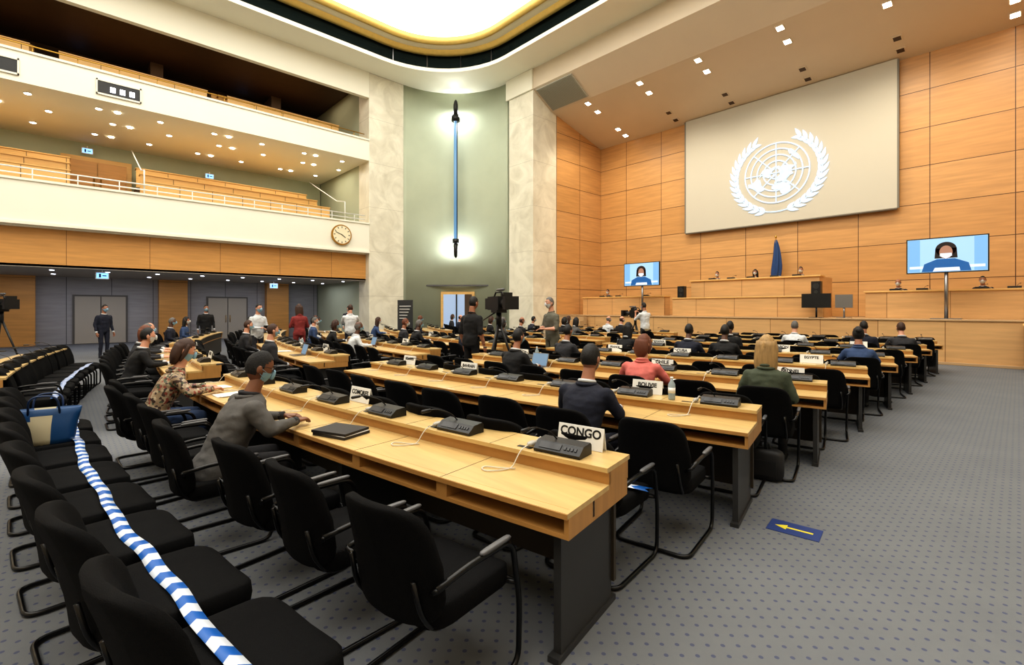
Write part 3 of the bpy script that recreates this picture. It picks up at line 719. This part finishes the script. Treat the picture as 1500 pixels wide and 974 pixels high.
def person_mesh(pose,hair,mask=True,glasses=False,short=False,fem=False,yaw=0,pitch=0,vox=.02,bulk=1.0):
    key=(pose,hair,mask,glasses,short,fem,yaw,pitch,vox,bulk)
    if key in PCACHE: return PCACHE[key]
    sit=pose.startswith('sit'); z0=.54 if sit else .95
    lean={'sit_write':.30,'sit_up':.08,'sit_lean':.42}.get(pose,.03)
    zc=math.cos(math.atan(lean)); ZZ=lambda dz: z0+(dz*zc if dz>0 else dz)
    ws=(.92 if fem else 1.06)*bulk; bd=(1.0 if fem else 1.08)*bulk
    mb=MB(); rings=[]
    for dz,rx,ry in ((-.1,.12,.09),(-.07,.165,.12),(.03,.172,.128),(.14,.156,.118),(.27,.172,.124),(.38,.188,.125),(.45,.172,.105),(.49,.12,.08),(.52,.062/ws,.06/bd),(.6,.054/ws,.056/bd),(.66,.05/ws,.052/bd)):
        if fem and dz<.05: rx*=1.06
        cy=lean*max(0,dz+.05)-(.02 if dz<.1 else 0)
        rings.append([(rx*ws*math.cos(2*pi*j/24),cy+ry*bd*math.sin(2*pi*j/24)+(.02 if (fem and .2<dz<.35 and math.sin(2*pi*j/24)>.3) else 0),ZZ(dz)) for j in range(24)])
    mb.loft(rings)
    B=[]
    sy=lean*.48; sz_=ZZ(.425); hx=.09
    P={}
    for s in (1,-1):
        sh=Vector((.178*ws*s,sy,sz_))
        if sit:
            hip=Vector((hx*s,0,.535)); kn=Vector((.13*s,.42,.52)); an=Vector((.12*s,.40,.10)); toe=Vector((.13*s,.56,.045))
            if pose=='sit_write': el=Vector((.26*s,.22,.79)); wr=Vector((.15*s,.46,.785))
            elif pose=='sit_lean': el=Vector((.28*s,.28,.79)); wr=Vector((.14*s,.50,.79))
            else: wr=Vector((.12*s,.30,.63)); el=Vector((.25*s,.06,.74))
        else:
            hip=Vector((hx*s,0,.93)); kn=Vector((.1*s,.03,.5)); an=Vector((.1*s,-.01,.1)); toe=Vector((.12*s,.15,.045))
            if pose=='stand_camera': el=Vector((.24*s,.2,1.2)); wr=Vector((.09*s,.36,1.42))
            elif pose=='stand_hold': el=Vector((.25*s,.05,1.12)); wr=Vector((.12*s,.28,1.12))
            else: el=Vector((.25*s,-.02,1.12)); wr=Vector((.26*s,.06,.88))
        capsule(mb,sh,el,.062*ws,.05*ws); capsule(mb,el,wr,.05*ws,.034 if not short else .028)
        capsule(mb,hip,kn,.09,.062); capsule(mb,kn,an,.062,.045)
        capsule(mb,an+Vector((0,-.03,-.045)),toe,.04,.036)
        P[s]=(sh,el,wr)
        fs=0 if short else 2
        B+= [(sh,el,.055,2),(el,wr,.04,fs),(hip+Vector((0,.05 if sit else 0,-.0 if sit else -.06)),kn,.08,3),(kn,an,.05,3),(an+Vector((0,-.03,-.05)),toe,.045,4)]
    B.append((Vector((0,0,z0+.0)),Vector((0,sy,ZZ(.36))),.16,2)); B.append((Vector((-.15*ws,sy,sz_)),Vector((.15*ws,sy,sz_)),.07,2))
    nb=Vector((0,lean*.56,ZZ(.535))); B.append((nb,nb+Vector((0,.01,.15)),.058,0))
    me=mb.mesh('tmp',[]); o=bpy.data.objects.new('tmp',me); COL.objects.link(o)
    r=o.modifiers.new('r','REMESH'); r.mode='VOXEL'; r.voxel_size=vox
    s=o.modifiers.new('s','SMOOTH'); s.factor=.5; s.iterations=5 if vox<.018 else 3
    bpy.context.view_layer.update()
    ev=o.evaluated_get(bpy.context.evaluated_depsgraph_get()); em=ev.to_mesh()
    vs=[v.co.copy() for v in em.vertices]; fs=[tuple(p.vertices) for p in em.polygons]
    ev.to_mesh_clear(); bpy.data.objects.remove(o)
    out=MB(); ms=[]
    for f in fs:
        c=sum((vs[i] for i in f),Vector())/len(f); best=9;bm_=2
        for a,b,rr,mm in B:
            d=seg_dist(c,a,b)-rr
            if d<best: best=d;bm_=mm
        ms.append(bm_)
    def fold(v):
        n=noise.noise(v*8+Vector((3,1,2)))*.6+noise.noise(Vector((v.x*12,v.y*12,v.z*26)))*.7
        return n*.013
    vs2=[]
    for v in vs:
        c=Vector((0,lean*.3,v.z)); d=(v-c); d.z=0
        vs2.append(v+ (d.normalized()*fold(v) if d.length>.02 and v.z<ZZ(.46) else Vector()))
    out.add(vs2,fs,ms,True)
    hy=lean*.6+.015; 
    ring=[(.064*math.cos(a),lean*.545+.062*math.sin(a),ZZ(.525)-.012*math.sin(a)) for a in [2*pi*k/16 for k in range(16)]]
    out.tube(ring,.015,8,8,closed=True)
    if not short:
        ring=[(.078*math.cos(a),lean*.53+.074*math.sin(a)-.004,ZZ(.505)-.03*max(0,math.sin(a))) for a in [2*pi*k/16 for k in range(16)]]
        out.tube(ring,.016,2,8,closed=True)
    for sg in (1,-1):
        sh,el,wr=P[sg]; build_hand(out,wr+(wr-el).normalized()*.03,el,sg,.45 if pose!='stand' else .3)
        if not short:
            dcf=(wr-el).normalized(); out.tube([wr-dcf*.02,wr+dcf*.022],[.035,.034],8,12)
    if pose=='stand_camera':
        out.box(-.07,.07,.42,.5,1.42,1.52,4); out.tube([(0,.49,1.465),(0,.62,1.465)],[.04,.045],4,12); out.box(-.025,.025,.43,.48,1.52,1.55,4)
    if pose=='stand_hold':
        out.box(-.08,.08,.36,.41,1.08,1.19,4); out.tube([(0,.41,1.13),(0,.47,1.13)],.035,4,12)
    M=Matrix.Translation((0,hy+.03,ZZ(.60)+.11))@Matrix.Rotation(yaw,4,'Z')@Matrix.Rotation(-pitch,4,'X')
    build_head(out,M,hair,mask,glasses)
    m=out.mesh('person',[BLACK]*9); PCACHE[key]=m
    return m
SK={'l':mat('skin_light',(204,150,124),.5,noise_s=20,noise_a=.05),'m':mat('skin_medium',(160,110,84),.5),'d':mat('skin_dark',(92,60,44),.45),'e':mat('skin_brown',(122,80,58),.45)}
HR={'k':mat('hair_black',(16,13,12),.6,bump=.5,bump_s=120),'b':mat('hair_brown',(62,38,26),.6,bump=.5,bump_s=120),'y':mat('hair_blond',(168,136,88),.6,bump=.5,bump_s=120,noise_s=40,noise_a=.3,stretch=(1,1,.15)),'g':mat('hair_grey',(104,101,98),.7,bump=.5,bump_s=120,noise_s=60,noise_a=.3),'r':mat('hair_auburn',(104,58,36),.6,bump=.5,bump_s=120),'s':mat('hair_salt_pepper',(30,29,29),.8,bump=.6,bump_s=160,noise_s=90,noise_a=.6)}
CL={}
for n_,c in dict(grey=(86,84,82),navy=(24,28,44),black=(18,18,20),pink=(200,108,100),white=(205,208,210),blue=(52,72,108),beige=(150,132,106),red=(130,48,46),green=(70,78,62),charcoal=(42,42,46),khaki=(100,98,86)).items():
    CL[n_]=mat('cloth_'+n_,c,.85,bump=.45,bump_s=22,noise_s=14,noise_a=.14)
fm=bpy.data.materials.new('cloth_floral'); fm.use_nodes=True; nt=fm.node_tree
tc=nt.nodes.new('ShaderNodeTexCoord'); vo=nt.nodes.new('ShaderNodeTexVoronoi'); vo.inputs['Scale'].default_value=42
nt.links.new(tc.outputs['Object'],vo.inputs['Vector']); sp=nt.nodes.new('ShaderNodeSeparateColor'); nt.links.new(vo.outputs['Color'],sp.inputs[0])
cr=nt.nodes.new('ShaderNodeValToRGB'); cr.color_ramp.interpolation='CONSTANT'
els=cr.color_ramp.elements; els[0].color=srgb((150,130,104)); els[1].position=.4; els[1].color=srgb((64,46,42))
for p,c in ((.58,(140,72,60)),(.72,(176,160,134)),(.88,(72,84,64))):
    e=els.new(p); e.color=srgb(c)
nt.links.new(sp.outputs[0],cr.inputs[0]); nt.links.new(cr.outputs[0],nt.nodes['Principled BSDF'].inputs['Base Color']); CL['floral']=fm
MK={'w':mat('mask_white',(205,208,210),.8),'b':mat('mask_blue',(140,178,200),.8),'k':mat('mask_black',(24,24,26),.8)}
EYEW=mat('eye_white',(215,212,206),.3); 
def person(kind,loc,rz,pose,hair='short',hc='k',sk='m',top='navy',bot='black',mask='b',glasses=False,short=False,fem=False,yaw=0,pitch=0,vox=.022,shirt='white',sc=1,bulk=1.0):
    me=person_mesh(pose,hair,mask is not None,glasses,short,fem,yaw,pitch,vox,bulk)
    o=obj(kind,me,loc,rz); o.scale=(sc,sc,sc)
    ms=[SK[sk],HR[hc],CL[top],CL[bot],BLACK,MK[mask or 'w'],INK,EYEW,CL[shirt]]
    for i,m_ in enumerate(ms):
        o.material_slots[i].link='OBJECT'; o.material_slots[i].material=m_
    return o
taken=set()
def sit(r,b,k,kind='seated_delegate',**kw):
    ch=seats[(r,b,k)]; taken.add((r,b,k)); t=ch.rotation_euler[2]
    dx=Vector((-math.sin(t),math.cos(t),0))
    return person(kind,ch.location-dx*.03,t,kw.pop('pose','sit_write'),**kw)
def place_seat(r,k,x,dr=0,da=0,b=0):
    ch=seats[(r,b,k)]; X,Y,t=AP(RF[r]+.33+dr,x); ch.location=(X,Y,0); ch.rotation_euler=(0,0,t+da)
place_seat(1,3,-3.93,.1,-.1); sit(1,0,3,hair='short',hc='s',sk='e',top='grey',bot='charcoal',mask='b',glasses=True,pose='sit_lean',yaw=-.15,pitch=.3,vox=.013,shirt='charcoal',bulk=1.1)
place_seat(1,4,-4.72,.03,.05)
place_seat(1,6,-6.05,.08,0); sit(1,0,6,hair='bob',hc='b',sk='l',top='floral',bot='blue',mask='b',fem=True,pose='sit_lean',yaw=-.2,pitch=.25,vox=.015,shirt='floral')
place_seat(1,5,-5.38,.02,0)
sit(2,0,1,hair='short',hc='k',sk='m',top='navy',bot='navy',mask='w',pose='sit_write',pitch=.15,vox=.016)
sit(3,0,2,hair='bob',hc='r',sk='l',top='pink',bot='charcoal',mask='w',fem=True,pose='sit_lean',yaw=-.4,vox=.018,shirt='pink',bulk=1.12)
sit(3,0,0,hair='long',hc='y',sk='l',top='green',bot='black',mask='w',fem=True,pose='sit_up',vox=.018,shirt='green')
sit(3,0,5,hair='short',hc='k',sk='m',top='black',bot='black',mask='b')
sit(5,0,0,hair='bun',hc='k',sk='m',top='blue',bot='black',mask='b',fem=True,shirt='blue')
sit(7,0,0,hair='short',hc='b',sk='l',top='charcoal',mask='b'); sit(7,0,1,hair='short',hc='k',sk='m',top='navy',mask='b',pose='sit_up')
sit(7,0,3,hair='short',hc='g',sk='l',top='white',mask='b',short=True)
sit(5,0,3,hair='short',hc='k',sk='d',top='black',mask='b'); sit(5,0,4,hair='short',hc='k',sk='d',top='navy',mask='b')
sit(6,0,4,hair='short',hc='k',sk='d',top='black',mask='b',pose='sit_up'); sit(5,0,6,hair='long',hc='k',sk='l',top='black',fem=True,mask='b')
sit(4,0,6,hair='short',hc='k',sk='m',top='charcoal',mask='b')
sit(1,1,1,hair='short',hc='k',sk='l',top='black',mask='w'); sit(1,1,3,hair='bob',hc='r',sk='l',top='charcoal',fem=True,mask='w'); sit(1,1,5,hair='short',hc='g',sk='l',top='charcoal',mask='b')
tops=['navy','black','charcoal','grey','white','blue','navy','charcoal','beige','black','black','charcoal']
for (r,b,k) in sorted(seats):
    if (r,b,k) in taken or r==0 or b==0: continue
    p={1:.27,2:.3}[b]
    if random.random()<p:
        fem=random.random()<.35
        sit(r,b,k,hair=random.choice(['long','bob']) if fem else random.choice(['short','short','bald']),hc=random.choice('kkbgr'),sk=random.choice('lmmd'),top=random.choice(tops),mask=random.choice('bwb'),fem=fem,pose=random.choice(['sit_write','sit_up']))
person('standing_camera_operator',(-7.45,5.85,0),.15,'stand','short','k','m','black','black',None,short=True,sc=1.06,shirt='black')
person('standing_photographer',(-7.35,8.1,0),2.9,'stand_hold','short','g','l','khaki','khaki','w',short=True,sc=1.07,shirt='khaki')
person('standing_photographer',(-9.3,15.2,0),1.3,'stand_camera','short','k','m','white','charcoal','b',short=True,sc=1.05)
person('standing_delegate',(-14.6,3.9,0),-1.2,'stand_hold','short','k','l','white','charcoal','b')
person('standing_delegate',(-14.5,5.0,0),1.5,'stand_hold','long','b','l','red','red','w',fem=True,shirt='red')
person('standing_delegate',(-14.6,6.6,0),1.2,'stand_camera','short','b','l','white','navy','b')
person('standing_delegate',(-20.8,9.3,0),-1.6,'stand','short','k','l','navy','navy','b')
person('standing_delegate',(-20.8,3.8,0),-1.6,'stand','short','k','m','black','black','b')
person('standing_delegate',(-20.8,.9,0),-1.0,'stand','short','k','m','navy','navy','b')
for x,y,zf,h,t in ((-9.3,21.35,1.95,'short','navy'),(-7.7,21.35,1.95,'long','black'),(-6.0,21.35,1.95,'short','charcoal'),(-15.2,21.4,1.33,'short','black'),(-3.0,21.4,1.33,'bald','navy'),(-.9,21.4,1.33,'short','navy')):
    person('seated_official',(x,y,zf),pi,'sit_write',h,'k','m',t,'black','w')
    obj('conference_chair',CHAIR,(x,y+.05,zf),pi)
for x,y,z in ((-9.3,20.65,2.91),(-8.5,20.65,2.91),(-7.7,20.65,2.91),(-6.8,20.65,2.91),(-6.0,20.65,2.91),(-15.2,20.7,2.26),(-14.2,20.7,2.26),(-12.6,20.7,2.26),(-3.0,20.65,2.26),(-2.3,20.65,2.26),(-.9,20.65,2.26),(-.2,20.65,2.26)):
    obj('conference_microphone',MIC,(x,y,z+.002),pi)
def tvcam(loc,rz,H=1.45,s=1.0):
    mb=MB()
    for a in (0.5,2.6,4.7): mb.tube([(0,0,H-.15),(.42*math.cos(a),.42*math.sin(a),.01)],[.026,.016],0,8)
    mb.tube([(0,0,H-.25),(0,0,H)],.05,0,12); mb.box(-.1,.1,-.14,.14,H,H+.05,0)
    mb.box(-.1,.1,-.32,.2,H+.05,H+.3,0); mb.tube([(0,.2,H+.17),(0,.5,H+.17)],[.075,.085],0,14); mb.box(-.13,.13,.48,.6,H+.06,H+.29,0)
    mb.tube([(0,-.22,H+.3),(0,-.15,H+.38),(0,.15,H+.38),(0,.2,H+.3)],.016,0,8); mb.tube([(.03,.0,H+.42),(.03,.3,H+.42)],.024,1,8)
    mb.box(-.3,-.12,-.2,-.05,H+.24,H+.38,0); mb.box(-.29,-.13,-.21,-.2,H+.25,H+.37,1)
    mb.tube([(.05,0,H+.02),(.12,-.5,H-.15)],.014,0,6); mb.tube([(-.05,0,H+.02),(-.14,-.5,H-.12)],.014,0,6)
    mb.box(-.09,.09,-.48,-.32,H+.06,H+.27,0)
    o=obj('video_camera_on_tripod',mb.mesh('cam',[BLACK,GREYPL]),loc,rz); o.scale=(s,s,s)
tvcam((-7.65,6.75,0),-1.9,1.36,1.15); tvcam((-9.95,15.6,0),1.4,1.3); tvcam((-17.5,-1.2,0),-1.2,1.5,1.05)
# ------------------------------------------------------------------ props
def laptop(x,Rf,q=.22):
    X,Y,t=AP(Rf-q,x); mb=MB(); mb.box(-.16,.16,-.11,.11,0,.014,0)
    M=Matrix.Translation((0,.11,.012))@Matrix.Rotation(-.3,4,'X'); mb.box(-.16,.16,-.004,.004,0,.21,0,M); mb.box(-.148,.148,-.006,-.004,.012,.2,1,M)
    mb.box(-.14,.14,-.03,.09,.014,.016,2)
    obj('laptop',mb.mesh('lap',[METAL,mat('lap_screen',(90,110,130),.3,emit=(150,185,215),es=.35),BLACK]),(X,Y,.737),t)
for x,r in ((-5.2,3),(-6.3,5),(-9.7,2),(-11.0,3)): laptop(x,RF[r])
def papers(x,r,q=.2,rz=0):
    X,Y,t=AP(RF[r]-q,x); mb=MB(); mb.box(-.105,.105,-.148,.148,0,.006,0); mb.box(-.1,.12,-.14,.15,.006,.01,0,Matrix.Rotation(.15,4,'Z'))
    obj('paper_documents',mb.mesh('pap',[PAPER]),(X,Y,.7365),t+rz)
for x,r in ((-5.75,1),(-6.35,1),(-3.0,3),(-9.6,1),(-1.9,3),(-10.8,2)): papers(x,r)
X,Y,t=AP(RF[1]-.17,-3.4); mb=MB()
mb.box(-.16,.16,-.12,.12,0,.018,0); mb.box(-.155,.155,-.115,.115,.018,.022,1); mb.box(-.17,.15,-.12,.12,.022,.04,0,Matrix.Rotation(.06,4,'Z'))
obj('document_folder',mb.mesh('fold',[mat('folder_black',(30,30,34),.5),PAPER]),(X,Y,.7365),t+.2)
def bottle(x,r,q=.5,z=.8265):
    X,Y,t=AP(RF[r]-q,x); mb=MB()
    mb.tube([(0,0,0),(0,0,.01),(0,0,.14),(0,0,.17),(0,0,.19)],[.028,.031,.031,.014,.012],0,14); mb.tube([(0,0,.19),(0,0,.205)],.014,1,12); mb.tube([(0,0,.06),(0,0,.11)],.0318,1,14)
    obj('water_bottle',mb.mesh('bot',[mat('bottle_plastic',(150,165,172),.1),WHITEPL]),(X,Y,z),t)
bottle(-2.18,2,.5); bottle(-5.4,3,.5); bottle(-10.4,2,.5)
# tote bag
X,Y,t=AP(33.18,-5.75); mb=MB(); NB=64
def bagring(z,w,d): return [(w*math.copysign(abs(math.cos(a))**.6,math.cos(a)),d*math.copysign(abs(math.sin(a))**.6,math.sin(a)),z) for a in [2*pi*k/NB for k in range(NB)]]
prof=[(0,.17,.08),(.01,.18,.095),(.05,.19,.095),(.09,.195,.094),(.13,.2,.09),(.17,.205,.085),(.21,.215,.075),(.25,.225,.066),(.30,.235,.055),(.305,.225,.048),(.2,.2,.06)]
mb.loft([bagring(*p) for p in prof],0,True)
for i,f in enumerate(mb.f):
    if len(f)==4:
        c=sum((mb.v[q] for q in f),Vector())/4
        if abs(c.y)>.045 and c.z<.26 and c.x>-.13+.25*(c.z) -.02 and c.x<.02+.15*c.z: mb.m[i]=1
for s in (-1,1): mb.tube(smooth_path([(-.1,.055*s,.26),(-.09,.09*s,.42),(.09,.09*s,.42),(.1,.055*s,.26)],.08,6),.008,2,8)
obj('tote_bag',mb.mesh('bag',[mat('bag_blue',(26,72,120),.4),mat('bag_cream',(196,186,156),.6),mat('bag_navy',(24,50,90),.5)]),(X,Y,.487),t+pi/2-.25)
mb=MB(); mb.sell((0,0,.15),(.2,.09,.15),.4,0,20,10); mb.tube(smooth_path([(-.08,0,.28),(-.07,0,.36),(.07,0,.36),(.08,0,.28)],.04,4),.01,0,8)
mb.box(-.14,.14,-.095,-.08,.06,.2,0)
obj('black_shoulder_bag',mb.mesh('bag2',[mat('bag_black',(24,24,26),.6)]),(-1.75,4.95,0),.2)
mb=MB(); mb.box(-.17,.17,-.11,.11,0,.003,0); mb.box(-.05,.12,-.012,.012,.003,.004,1)
mb.add([(-.13,0,.004),(-.05,-.045,.004),(-.05,.045,.004)],[(0,1,2)],1)
obj('floor_arrow_sign',mb.mesh('arr',[SIGNBL,YELLOW]),(-1.17,3.97,.001),.12)
mb=MB(); mb.box(-.4,.4,-.01,.01,.06,2.05,0); mb.box(-.44,.44,-.12,.12,0,.07,1); mb.tube([(0,.05,.05),(0,.03,2.05)],.012,1,6)
for k in range(5): mb.box(-.3,.3-.06*k,-.013,-.01,1.75-k*.14,1.78-k*.14,2)
obj('roll_up_banner',mb.mesh('ban',[mat('banner_dark',(50,52,54),.6),METAL,WHITEPL]),(-19.6,11.5,0),.5)
mb=MB(); mb.box(-.45,.45,-.03,.03,.35,.85,0); mb.tube([(0,.02,0),(0,.02,.4)],.03,0,8); mb.box(-.2,.2,-.12,.15,0,.02,0)
obj('stage_monitor',mb.mesh('mon',[BLACK]),(-5.0,19.3,1.33)); 
mb=MB(); mb.box(-.25,.25,-.03,.03,.35,.8,0); mb.tube([(0,.02,0),(0,.02,.4)],.03,0,8); mb.box(-.2,.2,-.12,.15,0,.02,0)
obj('stage_monitor',mb.mesh('mon',[METAL]),(-4.2,19.4,1.33))
for x in (-10.35,-5.15):
    mb=MB(); mb.box(-.15,.15,-.12,.12,0,.5,0); mb.disc((0,-.125,.33),.1,1,16,'Y'); mb.disc((0,-.125,.12),.06,1,16,'Y')
    obj('loudspeaker',mb.mesh('spk',[BLACK,DARKP]),(x,19.95,2.14))
# ------------------------------------------------------------------ camera
cam=bpy.data.cameras.new('camera'); co=bpy.data.objects.new('camera',cam); COL.objects.link(co)
co.location=(0,0,1.65); co.rotation_euler=(pi/2,0,math.radians(47)); cam.sensor_width=36; cam.lens=16.8; cam.shift_y=-.0233; cam.clip_start=.05
scene.camera=co
scene.view_settings.view_transform='Standard'
try: scene.view_settings.look='Medium High Contrast'
except Exception as e: print('look',e)
